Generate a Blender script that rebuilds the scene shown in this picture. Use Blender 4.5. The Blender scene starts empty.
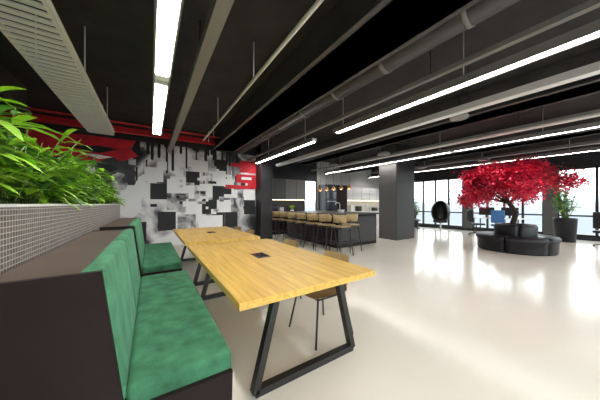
import bpy, bmesh, math, random
from mathutils import Vector, Matrix
random.seed(7)
S=bpy.context.scene
# ------------------------------------------------------------------ materials
def nodes(name):
    m=bpy.data.materials.new(name); m.use_nodes=True
    nt=m.node_tree; b=nt.nodes['Principled BSDF']; return m,nt,b
def mat(name,col,rough=.5,metal=0,emit=0,noise=0,nscale=8,bump=0,bscale=40,spec=None,sheen=0,stretch=None,ramp=None):
    m,nt,b=nodes(name)
    b.inputs['Base Color'].default_value=(*col,1)
    b.inputs['Roughness'].default_value=rough
    b.inputs['Metallic'].default_value=metal
    if spec is not None: b.inputs['Specular IOR Level'].default_value=spec
    if sheen: 
        b.inputs['Sheen Weight'].default_value=sheen
        b.inputs['Sheen Roughness'].default_value=.4
        b.inputs['Sheen Tint'].default_value=(.4,.9,.6,1)
    if emit:
        b.inputs['Emission Color'].default_value=(*col,1); b.inputs['Emission Strength'].default_value=emit
    tc=nt.nodes.new('ShaderNodeTexCoord'); mp=nt.nodes.new('ShaderNodeMapping')
    nt.links.new(tc.outputs['Object'],mp.inputs[0])
    if stretch: mp.inputs['Scale'].default_value=stretch
    if noise or ramp:
        n=nt.nodes.new('ShaderNodeTexNoise'); n.inputs['Scale'].default_value=nscale; n.inputs['Detail'].default_value=5
        nt.links.new(mp.outputs[0],n.inputs['Vector'])
        r=nt.nodes.new('ShaderNodeValToRGB')
        if ramp:
            n.inputs['Distortion'].default_value=.8
            r.color_ramp.elements[0].position=ramp[0][0]; r.color_ramp.elements[0].color=(*ramp[0][1],1)
            r.color_ramp.elements[1].position=ramp[-1][0]; r.color_ramp.elements[1].color=(*ramp[-1][1],1)
            for p,c in ramp[1:-1]:
                e=r.color_ramp.elements.new(p); e.color=(*c,1)
        else:
            r.color_ramp.elements[0].position=.3; r.color_ramp.elements[1].position=.7
            r.color_ramp.elements[0].color=(*[c*(1-noise) for c in col],1)
            r.color_ramp.elements[1].color=(*[min(1,c*(1+noise)) for c in col],1)
        nt.links.new(n.outputs['Fac'],r.inputs[0]); nt.links.new(r.outputs[0],b.inputs['Base Color'])
    if bump:
        n2=nt.nodes.new('ShaderNodeTexNoise'); n2.inputs['Scale'].default_value=bscale; n2.inputs['Detail'].default_value=4
        nt.links.new(mp.outputs[0],n2.inputs['Vector'])
        bp=nt.nodes.new('ShaderNodeBump'); bp.inputs['Strength'].default_value=bump; bp.inputs['Distance'].default_value=.01
        nt.links.new(n2.outputs['Fac'],bp.inputs['Height']); nt.links.new(bp.outputs[0],b.inputs['Normal'])
    return m
M={}
M['floor']=mat('epoxy_floor',(.79,.735,.645),.17,noise=.03,nscale=.8,spec=.45)
M['ceil']=mat('ceiling_black',(.026,.023,.023),.8,noise=.3,nscale=3)
M['beam']=mat('beam_charcoal',(.065,.059,.059),.5,noise=.2,nscale=2)
M['beam2']=mat('beam_grey',(.23,.217,.21),.5)
M['darkwall']=mat('wall_dark',(.028,.026,.028),.5)
M['greywall']=mat('wall_grey',(.34,.33,.32),.7)
M['lightwall']=mat('wall_light_grey',(.62,.60,.57),.6)
M['pillar']=mat('pillar_grey',(.12,.115,.11),.6)
M['white']=mat('white_paint',(.85,.84,.82),.5)
M['black']=mat('black_steel',(.014,.013,.014),.4)
M['blackgl']=mat('black_gloss',(.015,.015,.017),.15)
M['brown']=mat('dark_laminate',(.020,.013,.013),.6,noise=.15,nscale=4,spec=.15)
M['ledge']=mat('ledge_laminate',(.10,.070,.054),.45,noise=.12,nscale=4,spec=.3)
M['zinc']=mat('galvanised',(.80,.78,.77),.4,metal=.1)
M['velvet']=mat('green_velvet',(.055,.19,.10),.85,noise=.35,nscale=9,bump=.3,bscale=80,sheen=.12,spec=.2)
M['velvet2']=mat('green_velvet_back',(.07,.22,.12),.85,noise=.3,nscale=7,bump=.3,bscale=80,sheen=.15,spec=.2)
M['red']=mat('red_paint',(.60,.010,.02),.5)
M['leaf']=mat('leaf_green',(.30,.58,.03),.4,noise=.4,nscale=6)
M['leafd']=mat('leaf_dark',(.08,.25,.04),.4,noise=.4,nscale=6)
M['stem']=mat('stem',(.16,.25,.06),.6)
M['leafred']=mat('leaf_red',(.60,.008,.04),.5,noise=.55,nscale=4)
M['leafred2']=mat('leaf_pink',(.85,.045,.12),.5,noise=.3,nscale=4)
M['bark']=mat('bark',(.035,.025,.02),.9,noise=.4,nscale=20,bump=.6)
M['soil']=mat('soil',(.03,.02,.015),.95,noise=.4,nscale=30)
M['tan']=mat('tan_leather',(.42,.30,.14),.5,noise=.1)
M['leather']=mat('black_leather',(.012,.012,.016),.45,bump=.15,bscale=50,spec=.35)
M['lamp']=mat('led_diffuser',(1,.98,.94),.5,emit=27)
M['copper']=mat('copper',(.7,.35,.15),.3,metal=.8)
M['bulb']=mat('warm_bulb',(1,.62,.25),.5,emit=9)
K=(.012,.012,.014); Wh=(.97,.96,.95)
M['smoke']=mat('mural_smoke',(1,1,1),.6,nscale=1.0,ramp=[(.34,K),(.42,(.12,.12,.13)),(.49,(.60,.58,.60)),(.57,Wh)])
M['mwhite']=mat('mural_white',(.97,.96,.95),.6,noise=.03,nscale=3)
M['mgrey']=mat('mural_grey',(.3,.3,.3),.6,nscale=2.5,ramp=[(.36,(.06,.06,.065)),(.56,(.72,.70,.72))])
M['mdark']=mat('mural_dark',(.05,.05,.055),.6,noise=.6,nscale=3)
M['mblack']=mat('mural_black',(.010,.010,.011),.6)
M['mred']=mat('mural_red',(.72,.012,.03),.6,noise=.25,nscale=4)
M['blue']=mat('blue_fabric',(.05,.16,.4),.7)
M['screen']=mat('oven_glass',(.02,.02,.025),.08)
M['under']=mat('under_cabinet_led',(1,.85,.6),.5,emit=6)
def wood():
    m,nt,b=nodes('oak_yellow')
    tc=nt.nodes.new('ShaderNodeTexCoord'); mp=nt.nodes.new('ShaderNodeMapping')
    mp.inputs['Scale'].default_value=(16,.9,16)
    nt.links.new(tc.outputs['Object'],mp.inputs[0])
    n=nt.nodes.new('ShaderNodeTexNoise'); n.inputs['Scale'].default_value=1.6; n.inputs['Detail'].default_value=8; n.inputs['Distortion'].default_value=.9
    nt.links.new(mp.outputs[0],n.inputs['Vector'])
    r=nt.nodes.new('ShaderNodeValToRGB')
    r.color_ramp.elements[0].position=.32; r.color_ramp.elements[0].color=(.60,.34,.06,1)
    r.color_ramp.elements[1].position=.66; r.color_ramp.elements[1].color=(.83,.54,.135,1)
    nt.links.new(n.outputs['Fac'],r.inputs[0]); nt.links.new(r.outputs[0],b.inputs['Base Color'])
    b.inputs['Roughness'].default_value=.38
    return m
M['oak']=wood()
def mosaic():
    m,nt,b=nodes('mosaic_tile')
    tc=nt.nodes.new('ShaderNodeTexCoord'); sp=nt.nodes.new('ShaderNodeSeparateXYZ'); cb=nt.nodes.new('ShaderNodeCombineXYZ')
    ad=nt.nodes.new('ShaderNodeMath'); ad.operation='ADD'
    nt.links.new(tc.outputs['Object'],sp.inputs[0])
    nt.links.new(sp.outputs['X'],ad.inputs[0]); nt.links.new(sp.outputs['Y'],ad.inputs[1])
    nt.links.new(ad.outputs[0],cb.inputs['X']); nt.links.new(sp.outputs['Z'],cb.inputs['Y'])
    br=nt.nodes.new('ShaderNodeTexBrick'); br.offset=0; br.squash=1
    br.inputs['Scale'].default_value=1
    br.inputs['Brick Width'].default_value=.027; br.inputs['Row Height'].default_value=.027
    br.inputs['Mortar Size'].default_value=.0022; br.inputs['Mortar Smooth'].default_value=.1
    br.inputs['Color1'].default_value=(.06,.045,.04,1); br.inputs['Color2'].default_value=(.16,.13,.12,1)
    br.inputs['Mortar'].default_value=(.66,.61,.57,1)
    nt.links.new(cb.outputs[0],br.inputs['Vector']); nt.links.new(br.outputs['Color'],b.inputs['Base Color'])
    b.inputs['Roughness'].default_value=.35
    return m
M['mosaic']=mosaic()
def glass():
    m=bpy.data.materials.new('window_glass'); m.use_nodes=True; nt=m.node_tree; nt.nodes.clear()
    o=nt.nodes.new('ShaderNodeOutputMaterial'); mx=nt.nodes.new('ShaderNodeMixShader'); mx.inputs[0].default_value=.06
    t=nt.nodes.new('ShaderNodeBsdfTransparent'); g=nt.nodes.new('ShaderNodeBsdfGlossy'); g.inputs['Roughness'].default_value=.02
    t.inputs[0].default_value=(.95,.98,.98,1)
    nt.links.new(t.outputs[0],mx.inputs[1]); nt.links.new(g.outputs[0],mx.inputs[2]); nt.links.new(mx.outputs[0],o.inputs[0])
    return m
M['glass']=glass()
# ------------------------------------------------------------------ mesh builder
class MB:
    def __init__(s): s.v=[];s.f=[];s.mi=[];s.ms=[];s.sm=[]
    def m(s,k):
        if k not in s.ms: s.ms.append(k)
        return s.ms.index(k)
    def add(s,vs,fs,k,smooth=False):
        o=len(s.v); s.v+= [tuple(v) for v in vs]; i=s.m(k)
        for f in fs: s.f.append([o+a for a in f]); s.mi.append(i); s.sm.append(smooth)
    def box(s,x0,x1,y0,y1,z0,z1,k):
        s.add([(x0,y0,z0),(x1,y0,z0),(x1,y1,z0),(x0,y1,z0),(x0,y0,z1),(x1,y0,z1),(x1,y1,z1),(x0,y1,z1)],
              [(0,3,2,1),(4,5,6,7),(0,1,5,4),(1,2,6,5),(2,3,7,6),(3,0,4,7)],k)
    def rbox(s,x0,x1,y0,y1,z0,z1,k,r=.03,seg=3,M4=None):
        bm=bmesh.new(); bmesh.ops.create_cube(bm,size=1)
        for v in bm.verts: v.co=Vector(((x0+x1)/2+v.co.x*(x1-x0),(y0+y1)/2+v.co.y*(y1-y0),(z0+z1)/2+v.co.z*(z1-z0)))
        bmesh.ops.bevel(bm,geom=list(bm.edges),offset=r,segments=seg,affect='EDGES',profile=.5)
        if M4: bmesh.ops.transform(bm,matrix=M4,verts=bm.verts)
        bm.verts.index_update()
        s.add([v.co.copy() for v in bm.verts],[[v.index for v in f.verts] for f in bm.faces],k,True); bm.free()
    def beam(s,a,b,w,h,k,up=(0,0,1)):
        a=Vector(a);b=Vector(b);d=(b-a).normalized();u=Vector(up)
        if abs(d.dot(u))>.98:u=Vector((1,0,0))
        r=d.cross(u).normalized();u=r.cross(d).normalized()
        vs=[]
        for p in (a,b):
            for sx,sy in ((-1,-1),(1,-1),(1,1),(-1,1)): vs.append(p+r*sx*w/2+u*sy*h/2)
        s.add(vs,[(0,1,2,3),(7,6,5,4),(0,4,5,1),(1,5,6,2),(2,6,7,3),(3,7,4,0)],k)
    def tube(s,pts,rad,k,n=8,closed=False):
        pts=[Vector(p) for p in pts]; N=len(pts)
        if not hasattr(rad,'__len__'): rad=[rad]*N
        vs=[];prev=None
        for i,p in enumerate(pts):
            if closed: d=(pts[(i+1)%N]-pts[i-1]).normalized()
            else: d=(pts[min(i+1,N-1)]-pts[max(i-1,0)]).normalized()
            if prev is None:
                u=Vector((0,0,1)) if abs(d.z)<.9 else Vector((1,0,0))
            else: u=prev
            r=d.cross(u).normalized(); u=r.cross(d).normalized(); prev=u
            for j in range(n):
                a=2*math.pi*j/n; vs.append(p+(r*math.cos(a)+u*math.sin(a))*rad[i])
        fs=[]
        for i in range(N if closed else N-1):
            for j in range(n):
                i2=(i+1)%N
                fs.append((i*n+j,i*n+(j+1)%n,i2*n+(j+1)%n,i2*n+j))
        if not closed: fs+= [tuple(range(n-1,-1,-1)),tuple((N-1)*n+j for j in range(n))]
        s.add(vs,fs,k,True)
    def lathe(s,c,prof,k,n=32,a0=0,a1=2*math.pi,smooth=True):
        full=abs(a1-a0-2*math.pi)<1e-6; cnt=n if full else n+1; P=len(prof); vs=[];fs=[]
        for i in range(cnt):
            a=a0+(a1-a0)*i/n
            for r,z in prof: vs.append((c[0]+r*math.cos(a),c[1]+r*math.sin(a),c[2]+z))
        for i in range(n):
            i2=(i+1)%cnt
            for j in range(P-1): fs.append((i*P+j,i2*P+j,i2*P+j+1,i*P+j+1))
        if not full: fs+= [tuple(range(P)),tuple(n*P+j for j in range(P-1,-1,-1))]
        s.add(vs,fs,k,smooth)
    def sph(s,c,rx,ry,rz,k,n=16,m=10):
        prof=[(math.cos(-math.pi/2+math.pi*j/m),math.sin(-math.pi/2+math.pi*j/m)) for j in range(m+1)]
        vs=[];fs=[]
        for i in range(n):
            a=2*math.pi*i/n
            for r,z in prof: vs.append((c[0]+rx*r*math.cos(a),c[1]+ry*r*math.sin(a),c[2]+rz*z))
        for i in range(n):
            for j in range(m): fs.append((i*(m+1)+j,((i+1)%n)*(m+1)+j,((i+1)%n)*(m+1)+j+1,i*(m+1)+j+1))
        s.add(vs,fs,k,True)
    def leaf(s,p,d,L,W,k,droop=.5,seg=4,fold=.25):
        p=Vector(p); d=Vector(d).normalized()
        side=d.cross(Vector((0,0,1)))
        if side.length<.05: side=Vector((1,0,0))
        side.normalize(); vs=[];q=p.copy();dd=d.copy()
        for i in range(seg+1):
            t=i/seg; w=W*math.sin(math.pi*min(1,(t*.92+.06)))**.8*.5
            nrm=side.cross(dd).normalized()
            vs+=[q-side*w+nrm*w*fold,q.copy(),q+side*w+nrm*w*fold]
            q=q+dd*L/seg; dd=(dd+Vector((0,0,-droop/seg))).normalized()
        fs=[]
        for i in range(seg):
            a=i*3; fs+=[(a,a+1,a+4,a+3),(a+1,a+2,a+5,a+4)]
        s.add(vs,fs,k,True)
    def done(s,name,bevel=0,loc=None,rot=0,fixn=True):
        me=bpy.data.meshes.new(name); me.from_pydata(s.v,[],s.f)
        for k in s.ms: me.materials.append(M[k])
        for p,i,sm in zip(me.polygons,s.mi,s.sm): p.material_index=i; p.use_smooth=sm
        if fixn:
            bm=bmesh.new(); bm.from_mesh(me); bmesh.ops.recalc_face_normals(bm,faces=bm.faces); bm.to_mesh(me); bm.free()
        me.update()
        o=bpy.data.objects.new(name,me); S.collection.objects.link(o)
        if loc: o.location=loc
        o.rotation_euler[2]=rot
        if bevel:
            b=o.modifiers.new('bev','BEVEL'); b.width=bevel; b.segments=2; b.limit_method='ANGLE'
        return o
def clone(o,loc,rot=0):
    n=bpy.data.objects.new(o.name,o.data); S.collection.objects.link(n); n.location=loc; n.rotation_euler[2]=rot
    for m in o.modifiers:
        b=n.modifiers.new(m.name,m.type); b.width=m.width; b.segments=m.segments; b.limit_method=m.limit_method
    return n
CZ=3.6; XL=-4.0; XR=13.5; YB=-4.0; YF=9.6
# ------------------------------------------------------------------ room shell
b=MB(); b.box(XL-.2,XR+.2,YB-.2,YF+.2,-.2,0,'floor'); b.done('floor')
b=MB(); b.box(XL-.2,XR+.2,YB-.2,YF+.2,CZ,CZ+.2,'ceil'); b.done('ceiling')
b=MB(); b.box(XL-.2,XL,YB,YF,0,CZ,'darkwall'); b.done('wall_left')
b=MB(); b.box(XL,3.95,8.5,8.65,0,CZ,'darkwall'); b.done('wall_mural')
b=MB()
b.box(3.95,6.5,YF-.1,YF,0,CZ,'darkwall'); b.box(7.3,XR,YF-.1,YF,0,CZ,'lightwall')
b.box(6.5,7.3,YF-.1,YF,0,.9,'darkwall'); b.box(6.5,7.3,YF-.1,YF,2.6,CZ,'darkwall'); b.done('wall_back')
def win_y(name,x,y0,y1,z0,z1,step,fr='black',rail=None):
    w=MB(); w.box(x-.04,x+.04,y0,y1,z0,z0+.08,fr); w.box(x-.04,x+.04,y0,y1,z1-.08,z1,fr)
    n=max(1,round((y1-y0)/step))
    for i in range(n+1):
        y=y0+(y1-y0)*i/n; w.box(x-.05,x+.05,y-.035,y+.035,z0,z1,fr)
    if rail: w.box(x-.04,x+.04,y0,y1,rail-.03,rail+.03,fr)
    w.box(x-.004,x+.004,y0+.03,y1-.03,z0+.05,z1-.05,'glass'); return w.done(name)
def win_x(name,y,x0,x1,z0,z1,step,fr='black'):
    w=MB(); w.box(x0,x1,y-.04,y+.04,z0,z0+.08,fr); w.box(x0,x1,y-.04,y+.04,z1-.08,z1,fr)
    n=max(1,round((x1-x0)/step))
    for i in range(n+1):
        x=x0+(x1-x0)*i/n; w.box(x-.035,x+.035,y-.05,y+.05,z0,z1,fr)
    w.box(x0+.03,x1-.03,y-.004,y+.004,z0+.05,z1-.05,'glass'); return w.done(name)
b=MB(); b.box(XR,XR+.2,YB,YF,2.75,CZ,'darkwall'); b.box(XR,XR+.2,YB,YF,0,.12,'darkwall')
for y0,y1 in ((YB,YB+.2),(-1.2,-.9),(1.95,2.35),(4.85,5.25),(8.0,YF)): b.box(XR,XR+.2,y0,y1,.12,2.75,'pillar')
b.done('wall_right')
for i,(y0,y1) in enumerate(((YB+.2,-1.2),(-.9,1.95),(2.35,4.85),(5.25,8.0))):
    win_y('window_%d'%(i+1),XR+.1,y0,y1,.12,2.75,.62 if i!=1 else .95,rail=.9,fr='black')
b=MB(); b.box(XL,XR,YB-.2,YB,3.3,CZ,'darkwall'); b.box(XL,XR,YB-.2,YB,0,.1,'darkwall'); 
for x in (XL,-.2,3.6,7.4,XR-.3): b.box(x,x+.3,YB-.2,YB,.1,3.3,'white')
b.done('wall_front')
for i,(x0,x1) in enumerate(((XL+.3,-.2),(.1,3.6),(3.9,7.4),(7.7,XR-.3))): win_x('window_%d'%(i+5),YB-.1,x0,x1,.1,3.3,1.2)
win_x('window_9',YF-.05,6.5,7.3,.9,2.6,.8)
# ------------------------------------------------------------------ mural
rs=random.Random(21)
b=MB(); yy=[8.49]
b.box(-2.6,3.49,8.485,8.5,0,3.25,'smoke')
def patch(x0,x1,z0,z1,k):
    x1=min(x1,3.49)
    yy[0]-=.0001; y=8.484-(8.49-yy[0])
    b.add([(x0,y,z0),(x1,y,z0),(x1,y,z1),(x0,y,z1)],[(0,1,2,3)],k)
def poly(pts,k):
    yy[0]-=.0001; y=8.484-(8.49-yy[0]); b.add([(p[0],y,p[1]) for p in pts],[tuple(range(len(pts)))],k)
def blob(cx,cz,rx,rz,k,n=24,j=.10):
    poly([(cx+rx*math.cos(a)*(1+rs.uniform(-j,j)),cz+rz*math.sin(a)*(1+rs.uniform(-j,j))) for a in [2*math.pi*i/n for i in range(n)]],k)
blob(-.85,2.1,.5,.75,'mdark',j=.12); blob(-.55,1.45,.35,.5,'mwhite'); blob(-.1,1.9,.3,.35,'mwhite'); blob(-.75,2.0,.2,.28,'mgrey')
# dripping black paint, uneven lengths
x=-.5
while x<2.7:
    w=rs.uniform(.025,.10); L=rs.choice([.12,.2,.3,.5,.8])*rs.uniform(.7,1.2)
    poly([(x,3.25),(x,3.25-L+w/2),(x+w*.3,3.25-L),(x+w*.7,3.25-L),(x+w,3.25-L+w/2),(x+w,3.25)],'mblack'); x+=w+rs.choice([0,0,.03,.10,.16])
x=-.5
while x<3.0:
    w=rs.uniform(.02,.05); L=rs.uniform(.2,.8); z=rs.uniform(2.4,2.95); patch(x,x+w,z-L,z,rs.choice(['mwhite','mblack','mwhite'])); x+=rs.uniform(.08,.2)
sq=[(.45,1.0,1.70,2.25,'mwhite'),(1.0,1.42,2.0,2.45,'mblack'),(1.42,1.85,1.58,2.05,'mwhite'),(1.0,1.42,1.52,2.0,'mgrey'),(1.85,2.3,2.0,2.55,'mwhite'),
(1.85,2.25,1.5,2.0,'mblack'),(2.25,2.75,1.58,2.05,'mwhite'),(0,.45,1.5,2.0,'mblack'),(.45,1.0,1.15,1.7,'mgrey'),(1.0,1.5,1.0,1.52,'mwhite'),(1.5,2.0,1.0,1.5,'mblack'),
(2.0,2.5,1.05,1.5,'mwhite'),(2.5,3.0,1.05,1.58,'mgrey'),(-.15,.35,2.05,2.5,'mwhite'),(2.65,3.05,2.05,2.4,'mblack'),(3.0,3.45,1.5,1.95,'mwhite'),(3.0,3.45,.95,1.5,'mblack'),(2.3,2.75,.5,1.05,'mblack'),(1.2,1.7,2.45,2.85,'mwhite'),(1.95,2.35,2.55,2.95,'mblack'),(.2,.7,.5,1.1,'mblack'),(.75,1.3,.4,1.0,'mgrey'),(1.4,2.2,.45,.95,'mwhite')]
for q in sq: patch(*q)
for i in range(50):
    gx=round(rs.gauss(1.5,1.0)/.09)*.09; gz=round(rs.gauss(1.75,.5)/.09)*.09
    if gx<-1.2 or gx>3.3 or gz<.4 or gz>2.7: continue
    s_=rs.choice([.09,.18,.18,.27]); k=rs.choices(['mwhite','mblack','mgrey','mred'],[6,4,3,.1 if gx<2.2 else 2])[0]
    patch(gx,gx+s_,gz,gz+rs.choice([.09,s_]),k)
poly([(-2.6,2.6),(-2.6,3.25),(-.35,3.25),(-.5,3.0),(-.3,2.8),(-.7,2.6),(-.9,2.72),(-1.3,2.5),(-1.9,2.6)],'mred')
poly([(-1.9,2.9),(-1.2,2.78),(-.75,2.95),(-1.2,3.0)],'mblack'); poly([(-1.6,2.75),(-1.2,2.62),(-.9,2.7),(-1.2,2.74)],'mwhite')
patch(2.3,3.4,1.92,2.06,'mred'); patch(2.7,3.49,2.15,2.48,'mred'); patch(2.85,3.49,2.55,3.0,'mred'); patch(2.9,3.3,2.28,2.38,'mwhite'); patch(2.5,3.0,2.75,2.88,'mred'); patch(3.15,3.49,1.95,2.15,'mred')
patch(-.8,-.1,.2,.8,'mblack')
b.done('wall_mural_painting',fixn=False)
b=MB(); b.box(3.5,3.97,8.0,8.46,0,CZ,'darkwall'); b.box(3.49,3.98,7.99,8.47,0,.1,'black'); b.done('wall_end_pier')
# ------------------------------------------------------------------ ceiling services
def beamobj(name,x0,x1,z0,z1,k,y0=YB,y1=8.45):
    w=MB(); w.box(x0,x1,y0,y1,z0,z1,k)
    w.box(x0-.06,x1+.06,y0,y1,z0,z0+.04,k); return w.done(name,.006)
beamobj('ceiling_beam',1.75,2.35,3.12,CZ,'beam',y1=7.7); beamobj('ceiling_beam',-2.6,-2.0,3.12,CZ,'beam',y1=6.6)
beamobj('ceiling_beam',5.4,5.9,3.12,CZ,'beam'); beamobj('ceiling_beam',8.9,9.4,3.12,CZ,'beam',y1=YF-.1); beamobj('ceiling_beam',11.6,12.0,3.12,CZ,'beam',y1=YF-.1)
w=MB(); w.box(.45,.57,YB,8.4,3.0,3.12,'beam2'); 
for y in range(-3,9,2): w.tube([(.51,y,3.11),(.51,y,CZ)],.008,'black')
w.done('ceiling_trunking')
w=MB(); w.tube([(2.78,-3.9,3.36),(2.78,8.3,3.36)],.15,'beam',20)
for y in range(-3,9,1): w.tube([(2.78,y,3.36),(2.78,y+.05,3.36)],.158,'beam2',20)
for y in (-2,1,4,7): w.tube([(2.78,y,3.4),(2.78,y,CZ-.005)],.01,'zinc',6)
w.done('round_air_duct')
def strip(x,z,y0,y1,seg,w0=.15):
    w=MB(); w.box(x-w0/2-.012,x+w0/2+.012,y0,y1,z,z+.07,'white')
    w.box(x-w0/2-.03,x-w0/2-.012,y0,y1,z-.02,z+.08,'beam2'); w.box(x+w0/2+.012,x+w0/2+.03,y0,y1,z-.02,z+.08,'beam2')
    y=y0+.05
    while y<y1-.3:
        e=min(y+seg,y1-.05); w.box(x-w0/2,x+w0/2,y,e,z-.012,z+.004,'lamp'); y=e+.14
    y=y0+.4
    while y<y1: w.tube([(x,y,z+.06),(x,y,CZ)],.006,'zinc',6); y+=2.2
    w.done('linear_ceiling_light')
strip(.12,2.9,-3,3.35,3.0,.125); strip(.12,2.9,3.45,6.0,2.5,.125); strip(3.38,2.9,-3.5,3.75,3.5,.09); strip(3.38,2.9,4.5,8.2,1.8,.09); strip(7.45,2.9,-3.5,9.0,3.2,.08); strip(10.7,2.9,-3.5,9.0,3.2,.08)
def tray(xa,xb,z,y0,y1,pitch=.1,k='zinc'):
    w=MB(); w.box(xa,xa+.015,y0,y1,z,z+.07,k); w.box(xb-.015,xb,y0,y1,z,z+.07,k)
    w.box(xa-.02,xa+.02,y0,y1,z+.06,z+.07,k);w.box(xb-.02,xb+.02,y0,y1,z+.06,z+.07,k)
    y=y0
    while y<y1: w.box(xa+.01,xb-.01,y,y+pitch*.55,z+.005,z+.02,k); y+=pitch
    y=y0+.5
    while y<y1: w.tube([(xa+.01,y,z+.05),(xa+.01,y,CZ-.005)],.008,k,6); w.tube([(xb-.01,y,z+.05),(xb-.01,y,CZ-.005)],.008,k,6); y+=1.8
    w.done('cable_tray')
tray(-1.12,-.68,2.9,-2,6.6)
def rail(x,w_,z,h,k,y0=-3.8,y1=8.3,name='ceiling_duct'):
    w=MB(); w.box(x-w_/2,x+w_/2,y0,y1,z,z+h,k)
    y=y0+.6
    while y<y1: w.tube([(x,y,z+h-.01),(x,y,CZ)],.008,'black',6); y+=2.4
    w.done(name)
rail(4.35,.14,2.88,.10,'zinc'); rail(3.15,.07,3.02,.06,'beam2',name='conduit_rail'); rail(7.0,.16,3.0,.08,'zinc'); rail(10.2,.2,3.0,.08,'beam2'); rail(6.6,.10,2.95,.06,'beam2',y1=9.0)
w=MB(); w.tube([(1.2,-3.8,3.07),(1.2,6.6,3.07)],.022,'zinc',8)
for y in range(-3,7,2):
    w.tube([(1.2,y,3.07),(1.2,y,CZ)],.01,'zinc',6)
w.done('ceiling_pipe')
w=MB()
for y,z,r in ((6.75,3.25,.022),(7.4,3.2,.025)):
    w.tube([(XL+.02,y,z),(1.65,y,z)],r,'red',10)
    for x in (-3,-.9,1.5): w.tube([(x,y,z),(x,y,CZ-.01)],.01,'zinc',6)
w.done('sprinkler_pipe')
w=MB(); w.box(-2.8,2.2,7.78,7.92,3.30,3.44,'red'); w.tube([(0,7.85,3.4),(0,7.85,CZ-.01)],.02,'black'); w.tube([(1.8,7.85,3.4),(1.8,7.85,CZ-.01)],.02,'black'); w.done('red_ceiling_beam')
w=MB(); w.tube([(5,2,3.1),(5,2,CZ)],.012,'black'); w.lathe((5,2,3.0),[(0,0),(.14,.0),(.16,.03),(.14,.09),(0,.11)],'greywall',20); w.done('ceiling_speaker')
for p in ((9.9,3.2),(9.9,5.4),(6.2,4.6),(6.2,7)):
    w=MB(); w.tube([(p[0],p[1],3.0),(p[0],p[1],CZ)],.012,'black'); w.lathe((p[0],p[1],2.9),[(0,0),(.17,.0),(.2,.04),(.14,.1),(0,.12)],'greywall',20); w.done('ceiling_speaker')
# ------------------------------------------------------------------ planter
w=MB(); PX0,PX1=-1.15,-.56; PY0,PY1=-.5,6.4
w.box(PX1-.04,PX1,PY0,PY1,0,1.335,'mosaic'); w.box(PX0,PX0+.04,PY0,PY1,0,1.335,'mosaic')
w.box(PX0,PX1,PY0,PY0+.04,0,1.335,'mosaic'); w.box(PX0,PX1,PY1-.04,PY1,0,1.335,'mosaic')
w.box(PX1-.05,PX1+.006,PY0,PY1,1.335,1.35,'white'); w.box(PX0-.006,PX0+.05,PY0,PY1,1.335,1.35,'white')
w.box(PX0+.03,PX1-.03,PY0+.03,PY1-.03,1.2,1.28,'soil'); w.done('mosaic_planter')
def bush(cx,cy,n,h,kind):
    w=MB()
    w.lathe((cx,cy,1.281),[(0,0),(.1,0),(.12,.05),(.11,.05),(0,.045)],'soil',12)
    for i in range(n):
        a=random.uniform(0,2*math.pi); lean=random.uniform(.08,.55)
        top=Vector((cx+math.cos(a)*lean*h*.85,cy+math.sin(a)*lean*h*1.1,1.29+h*random.uniform(.25,1)))
        base=Vector((cx+math.cos(a)*.05,cy+math.sin(a)*.05,1.29))
        mid=(base+top)/2+Vector((-math.cos(a)*.04,-math.sin(a)*.04,.05))
        w.tube([base,mid,top],[.006,.005,.003],'stem',5)
        for j in range(9 if kind else 11):
            t=random.uniform(.3,1); p=base.lerp(top,t)
            aa=random.uniform(0,2*math.pi)
            d=Vector((math.cos(aa),math.sin(aa),random.uniform(.0,.9)))
            if kind: w.leaf(p,d,random.uniform(.18,.32),random.uniform(.035,.06),'leaf' if random.random()<.75 else 'leafd',droop=1.1)
            else: w.leaf(p,d,random.uniform(.12,.2),random.uniform(.05,.08),'leaf' if random.random()<.55 else 'leafd',droop=.7)
    w.done('potted_foliage_plant',fixn=False)
y=.55;i=0
while y<6.2:
    near=y<2.6
    bush((-.80 if near else -.83)+random.uniform(-.05,.06),y,random.randint(20,26),random.uniform(.62,.74) if near else random.uniform(.5,.7),i%3!=1); y+=.40; i+=1
# ------------------------------------------------------------------ benches
def bench(y0,y1):
    w=MB()
    w.rbox(-.26,.39,y0,y1,0.0,.33,'brown',.006,1)
    w.rbox(-.55,-.24,y0,y1,0.0,1.02,'brown',.006,1)
    w.box(-.55,-.20,y0-.005,y1+.005,1.02,1.04,'ledge')
    for a,c in ((y0-.03,y0),(y1,y1+.03)):
        pr=[(-.55,0),(.40,0),(.41,.36),(-.10,.36),(-.185,1.045),(-.55,1.045)]
        vs=[(x,a,z) for x,z in pr]+[(x,c,z) for x,z in pr]; n=len(pr)
        w.add(vs,[tuple(range(n)),tuple(range(2*n-1,n-1,-1))]+[(i,(i+1)%n,n+(i+1)%n,n+i) for i in range(n)],'brown')
    w.rbox(-.10,.42,y0+.004,y1-.004,.31,.46,'velvet',.035,4)
    n=2; L=(y1-y0)/n
    R=Matrix.Translation((-.12,0,.36))@Matrix.Rotation(math.radians(-7),4,'Y')@Matrix.Translation((.12,0,-.36))
    for i in range(n):
        w.rbox(-.19,-.09,y0+.004+i*L,y0+(i+1)*L-.002,.38,1.06,'velvet2',.03,4,R)
    return w.done('upholstered_bench',fixn=True)
bench(1.38,3.45); bench(3.95,6.15)
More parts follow.
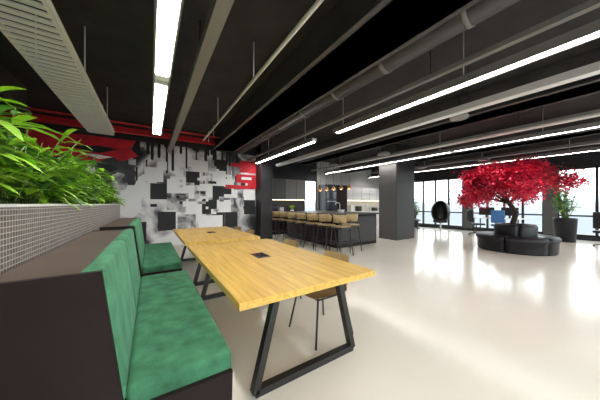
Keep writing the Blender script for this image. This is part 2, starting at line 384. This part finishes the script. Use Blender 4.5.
# ------------------------------------------------------------------ tables
def table(y0,y1,name='long_wooden_table'):
    w=MB(); x0,x1=.45,1.70
    w.box(x0,x1,y0,y1,.70,.75,'oak')
    cy=(y0+y1)/2; cx=(x0+x1)/2
    w.box(cx-.08,cx+.08,cy-.13,cy+.13,.7505,.754,'black'); w.box(cx-.065,cx+.065,cy-.10,cy+.10,.754,.757,'blackgl')
    for y in (y0+.16,y1-.2):
        A=(.61,y,.03);B=(1.56,y,.03);C=(.78,y,.67);D=(1.40,y,.67)
        for p,q in ((A,B),(C,D),(A,C),(B,D)): w.beam(p,q,.05,.06,'black',up=(0,1,0))
    for x in (.85,1.3): w.box(x-.025,x+.025,y0+.16,y1-.2,.65,.70,'black')
    return w.done(name,.004)
table(1.35,3.62); table(3.93,6.2)
def chair_mesh():
    w=MB()
    prof=[(-.22,.445),(-.20,.455),(-.08,.445),(.08,.44),(.17,.452),(.215,.50),(.235,.60),(.255,.72),(.265,.80)]
    nW=8;vs=[];fs=[]
    for t in (0,.012):
        for i,(x,z) in enumerate(prof):
            hw=.225 if i<6 else .225-.012*(i-5)
            for j in range(nW+1):
                s_=j/nW*2-1
                cz=.02*s_*s_ if i<6 else 0; cx=-.05*s_*s_ if i>=5 else 0
                vs.append((x+cx+(0 if i<6 else t),s_*hw,z+cz-(t if i<6 else 0)))
    P=len(prof); c=(nW+1)
    for t in (0,1):
        for i in range(P-1):
            for j in range(nW): a=t*P*c+i*c+j; fs.append((a,a+1,a+c+1,a+c))
    w.add(vs,fs,'tan',True)
    for sx,sy in ((-1,-1),(-1,1),(1,-1),(1,1)):
        w.tube([(sx*.13,sy*.13,.435),(sx*.17,sy*.18,.41),(sx*.24,sy*.24,0)],.010,'black',8)
    w.tube([(-.17,-.18,.42),(-.17,.18,.42),(.17,.18,.42),(.17,-.18,.42)],.008,'black',6,closed=True)
    return w
c0=chair_mesh().done('dining_chair',loc=(1.52,1.92,0),fixn=False)
clone(c0,(1.56,2.95,0)); clone(c0,(1.55,4.6,0)); clone(c0,(1.56,5.4,0))
# ------------------------------------------------------------------ bar counter + stools
w=MB(); w.box(4.75,6.55,5.15,8.2,0,1.0,'brown'); w.box(4.5,6.6,5.08,8.25,1.0,1.05,'darkwall')
for y in (5.9,6.65,7.4): w.box(4.742,4.75,y-.004,y+.004,.05,.98,'black')
w.box(4.78,6.5,5.142,5.15,.1,.95,'darkwall')
w.lathe((5.6,5.9,1.05),[(0,0),(.09,0),(.13,.1),(.12,.1),(.08,.01),(0,.01)],'white',16)
w.tube([(6.2,6.6,1.05),(6.2,6.6,1.35),(6.15,6.6,1.4),(6.0,6.6,1.4),(5.97,6.6,1.33)],.014,'zinc',8)
w.done('kitchen_island',.004)
def stool():
    w=MB()
    w.rbox(-.19,.19,-.2,.2,.70,.745,'black',.015,2); w.rbox(-.18,.18,-.19,.19,.74,.775,'tan',.015,3)
    pts=[];N=10
    for t in range(2):
        for i in range(N+1):
            a=math.pi/2+math.pi*i/N
            for z,r in ((.86,.18),(1.07,.20)):
                rr=r+t*.02; pts.append((math.cos(a)*rr*1.0,math.sin(a)*rr,z-(0.06 if i in(0,N) and z>1 else 0)))
    fs=[]; c=(N+1)*2
    for t in range(2):
        for i in range(N): a=t*c+i*2; fs.append((a,a+1,a+3,a+2))
    for i in range(N): a=i*2; fs+=[(a,a+2,a+2+c,a+c),(a+1,a+3,a+3+c,a+1+c)]
    fs+=[(0,1,1+c,c),(2*N,2*N+1,2*N+1+c,2*N+c)]
    w.add(pts,fs,'tan',True)
    for sy in (-1,1): w.tube([(-.12,sy*.17,.72),(-.15,sy*.15,.9)],.010,'black',6)
    for sx,sy in ((-1,-1),(-1,1),(1,-1),(1,1)): w.tube([(sx*.15,sy*.16,.72),(sx*.22,sy*.23,0)],.012,'black',8)
    z=.28; q=.193; r=.203
    w.tube([(-q,-r,z),(-q,r,z),(q,r,z),(q,-r,z)],.009,'black',6,closed=True)
    return w
s0=stool().done('bar_stool',loc=(4.22,4.45,0),fixn=True)
for i in range(1,7): clone(s0,(4.22,4.45+.6*i,0),random.uniform(-.1,.1))
clone(s0,(4.85,4.72,0),math.pi/2)
for i in range(5):
    x=6.0; y=5.9+i*.42
    w=MB(); w.tube([(x,y,2.06),(x,y,CZ)],.005,'black',5); w.lathe((x,y,1.90),[(.08,0),(.075,.06),(.04,.13),(.012,.16)],'copper',16)
    w.sph((x,y,1.93),.035,.035,.04,'bulb',10,8); w.done('pendant_lamp')
# kitchen back wall units
w=MB(); w.box(7.4,8.9,8.9,9.48,0,2.35,'black'); w.box(7.45,8.1,8.885,8.9,1.0,1.55,'screen'); w.box(7.45,8.1,8.885,8.9,1.6,2.0,'screen'); w.box(7.47,8.08,8.86,8.885,1.48,1.5,'zinc'); w.box(8.15,8.85,8.885,8.9,.1,2.3,'brown'); w.done('tall_kitchen_cabinet',.004)
w=MB(); w.box(8.92,12.6,8.9,9.48,0,.9,'white'); w.box(8.92,12.6,8.86,9.48,.9,.94,'white'); w.box(8.92,12.6,9.15,9.48,1.55,2.3,'white')
w.box(9.0,12.5,9.2,9.24,1.535,1.55,'under')
for x in (9.6,10.3,11.0,11.7): w.box(x-.004,x+.004,8.893,8.9,.05,.88,'black'); w.box(x-.004,x+.004,9.143,9.15,1.56,2.28,'black')
for x,h,k in ((9.3,.35,'zinc'),(9.9,.28,'black'),(10.5,.4,'zinc'),(11.3,.2,'black')): w.box(x,x+.25,9.0,9.25,.94,.94+h,k)
w.done('kitchen_counter',.004)
w=MB(); w.box(4.1,6.35,9.0,9.48,0,.92,'brown'); w.box(4.08,6.37,8.97,9.48,.92,.96,'beam2'); w.box(4.1,5.2,9.15,9.48,1.55,2.5,'pillar'); w.box(5.2,6.35,9.15,9.48,1.55,2.5,'beam2')
for x in (4.65,5.2,5.8): w.box(x-.005,x+.005,9.14,9.15,1.57,2.48,'black'); w.box(x-.005,x+.005,8.992,9.0,.05,.9,'black')
w.box(4.15,6.3,9.2,9.24,1.535,1.55,'under')
w.box(4.3,4.75,9.05,9.35,.96,1.35,'screen'); w.box(4.9,5.1,9.1,9.3,.96,1.2,'zinc')
w.lathe((5.6,9.2,.96),[(0,0),(.06,0),(.08,.12),(0,.12)],'white',14)
for q in range(30):
    a=random.uniform(0,6.28); w.leaf((5.6,9.2,1.08),(math.cos(a)*.6,math.sin(a)*.3,random.uniform(.4,1.2)),random.uniform(.15,.28),.04,'leaf',droop=.8)
w.done('coffee_counter')
w=MB(); w.box(7.6,8.78,5.08,5.85,0,CZ,'darkwall'); w.box(7.592,7.6,5.1,5.83,.02,CZ,'pillar'); w.done('structural_column')  # black column; thin grey sheet paints the light falling on its left face
# ------------------------------------------------------------------ round sofa and red tree
C=(9.02,2.15,0)
w=MB(); k_=.78
prof=[(.52,.0),(1.10,.0),(1.12,.06),(1.13,.30),(1.17,.33),(1.18,.40),(1.14,.44),(.56,.45),(.52,.42),(.52,.0)]
prof=[(r*k_,z) for r,z in prof]
n=6
for i in range(n): w.lathe(C,prof,'leather',8,2*math.pi*i/n+.02,2*math.pi*(i+1)/n-.02)
prof=[(r*k_,z) for r,z in [(.40,.03),(.56,.03),(.60,.44),(.62,.70),(.58,.76),(.46,.76),(.42,.72),(.40,.03)]]
for i in range(4): w.lathe(C,prof,'leather',8,math.pi/2*i+.03+.4,math.pi/2*(i+1)-.03+.4)
w.lathe(C,[(.0,.5),(.39*k_,.5),(.39*k_,.036)],'soil',24)
w.done('round_sofa')
w=MB(); leaves=[]; rt=random.Random(5)
def branch(p,d,L,r,depth):
    pts=[p.copy()];rad=[r];q=p.copy();dd=d.normalized();seg=4
    for i in range(seg):
        dd=(dd+Vector((rt.uniform(-.25,.25),rt.uniform(-.25,.25),rt.uniform(-.12,.12)))).normalized()
        q=q+dd*L/seg
        if q.z>2.75: q.z=2.75
        pts.append(q.copy()); rad.append(r*(1-.4*(i+1)/seg))
        if depth>=2: leaves.append(q.copy())
    w.tube(pts,rad,'bark',6)
    if depth<4:
        for i in range(3):
            a=rt.uniform(0,2*math.pi)
            nd=dd*.8+Vector((math.cos(a)*.75,math.sin(a)*.75,rt.uniform(-.2,.2)))
            branch(pts[-1] if i<2 else pts[-2],nd,L*.72,r*.6,depth+1)
tp=[Vector((C[0],C[1],.505)),Vector((C[0]-.02,C[1]+.03,.8)),Vector((C[0]+.04,C[1]-.02,1.1)),Vector((C[0]-.12,C[1]+.10,1.38))]
w.tube(tp,[.09,.075,.065,.06],'bark',10)
for i in range(9):
    a=2*math.pi*i/9+rt.uniform(-.15,.15)
    d=Vector((math.cos(a)-.28,math.sin(a)+.18,(.4,.95,.6)[i%3]))
    branch(tp[-1],d,.60,.04,1)
for p in leaves:
    if p.z<1.45: continue
    for j in range(17):
        q=p+Vector((rt.gauss(0,.12),rt.gauss(0,.12),rt.gauss(0,.10)))
        if q.z>2.87: q.z=2.85-rt.random()*.2
        d=Vector((rt.uniform(-1,1),rt.uniform(-1,1),rt.uniform(-.8,.5)))
        w.leaf(q,d,rt.uniform(.05,.095),rt.uniform(.04,.065),'leafred' if rt.random()<.65 else 'leafred2',droop=.4,seg=2)
w.done('red_maple_tree',fixn=False)
def tallplant(px,py,r,h,top,name='potted_tall_plant'):
    w=MB(); w.lathe((px,py,0),[(0,0),(r*.85,0),(r,h-.04),(r,h),(r-.03,h),(r-.03,h-.06),(0,h-.06)],'leather',24)
    for i in range(26):
        a=random.uniform(0,6.28); l=random.uniform(.02,.36)
        tp_=Vector((px+math.cos(a)*l,py+math.sin(a)*l,h+random.uniform(.3,1)*(top-h)))
        w.tube([(px+math.cos(a)*.05,py+math.sin(a)*.05,h-.06),tp_],[.01,.005],'stem',5)
        for j in range(10):
            p=Vector((px,py,h)).lerp(tp_,random.uniform(.3,1)); aa=random.uniform(0,6.28)
            w.leaf(p,(math.cos(aa),math.sin(aa),random.uniform(0,.8)),random.uniform(.2,.34),random.uniform(.05,.09),'leafd' if random.random()<.6 else 'leaf',droop=1)
    w.done(name,fixn=False)
tallplant(12.45,1.62,.3,.85,2.5)
tallplant(11.9,8.0,.22,.5,1.8); tallplant(12.8,7.4,.22,.5,1.9)
# egg lounge chair
w=MB()
c=(12.3,5.75); 
vs=[];fs=[];N=18;Mm=12
for j in range(Mm+1):
    ph=-math.pi/2+math.pi*j/Mm
    for i in range(N+1):
        th=math.radians(50)+math.radians(260)*i/N
        x=math.cos(th)*math.cos(ph)*.45; y_=math.sin(th)*math.cos(ph)*.42; z=.95+math.sin(ph)*.58
        vs.append((x,y_,z))
for j in range(Mm):
    for i in range(N): a=j*(N+1)+i; fs.append((a,a+1,a+N+2,a+N+1))
w.add(vs,fs,'black',True)
w.rbox(-.3,.3,-.3,.3,.42,.56,'leather',.05,3); w.tube([(0,0,.02),(0,0,.44)],.035,'zinc',10); w.lathe((0,0,0),[(0,0),(.3,0),(.3,.015),(0,.03)],'zinc',24)
w.done('egg_lounge_chair',loc=(c[0],c[1],0),rot=math.radians(200),fixn=False)
def desk(x,y):
    w=MB(); w.box(-.4,.4,-.8,.8,.71,.74,'white')
    for sx in (-.36,.36):
        for sy in (-.75,.75): w.box(sx-.02,sx+.02,sy-.02,sy+.02,0,.71,'black')
    for dy in (-.4,.4):
        w.box(-.02,.02,dy-.28,dy+.28,.85,1.2,'black'); w.box(-.03,.03,dy-.03,dy+.03,.74,.9,'black'); w.box(-.1,.1,dy-.12,dy+.12,.74,.75,'black')
    w.done('office_desk',loc=(x,y,0))
desk(12.75,.05); desk(12.75,3.6); desk(12.75,-1.7)
def ochair(x,y,rot,k='black'):
    w=MB(); w.rbox(-.24,.24,-.24,.24,.44,.52,k,.03,3); w.rbox(.2,.27,-.22,.22,.58,1.1,k,.03,3); w.beam((.22,0,.46),(.26,0,.7),.06,.02,'black')
    w.tube([(0,0,.08),(0,0,.45)],.025,'black',8)
    for i in range(5):
        a=2*math.pi*i/5; w.tube([(0,0,.1),(.28*math.cos(a),.28*math.sin(a),.06)],.015,'black',6); w.sph((.28*math.cos(a),.28*math.sin(a),.03),.03,.03,.03,'black',8,6)
    w.done('office_chair',loc=(x,y,0),rot=rot)
ochair(11.8,.65,2.8); ochair(11.9,-.2,3.0); ochair(11.95,3.3,3.1,'blue'); ochair(11.9,4.1,2.4); ochair(11.9,6.9,3.1); ochair(11.0,.2,1.9)
# ------------------------------------------------------------------ world + camera
W=bpy.data.worlds.new('w'); S.world=W; W.use_nodes=True; bg=W.node_tree.nodes['Background']
nt=W.node_tree; tc=nt.nodes.new('ShaderNodeTexCoord'); sp=nt.nodes.new('ShaderNodeSeparateXYZ'); r=nt.nodes.new('ShaderNodeValToRGB')
nt.links.new(tc.outputs['Generated'],sp.inputs[0])
ma=nt.nodes.new('ShaderNodeMath'); ma.operation='MULTIPLY_ADD'; ma.inputs[1].default_value=.5; ma.inputs[2].default_value=.5
nt.links.new(sp.outputs['Z'],ma.inputs[0]); nt.links.new(ma.outputs[0],r.inputs[0]); nt.links.new(r.outputs[0],bg.inputs[0])
e=r.color_ramp.elements
e[0].position=0; e[0].color=(.18,.185,.19,1); e[1].position=1; e[1].color=(.8,.9,1,1)
for p,c in ((.48,(.16,.175,.195,1)),(.500,(.21,.225,.245,1)),(.515,(.75,.83,.9,1)),(.55,(1,.98,.96,1))):
    q=e.new(p); q.color=c
bg.inputs[1].default_value=5.0
cam=bpy.data.cameras.new('cam'); co=bpy.data.objects.new('camera',cam); S.collection.objects.link(co); S.camera=co
co.location=(0,0,1.35); co.rotation_euler=(math.radians(90),0,-math.radians(33.3)); cam.lens=228/600*36; cam.sensor_width=36; cam.shift_y=4/600; cam.clip_start=.05
S.view_settings.view_transform='Standard'
S.view_settings.exposure=.32
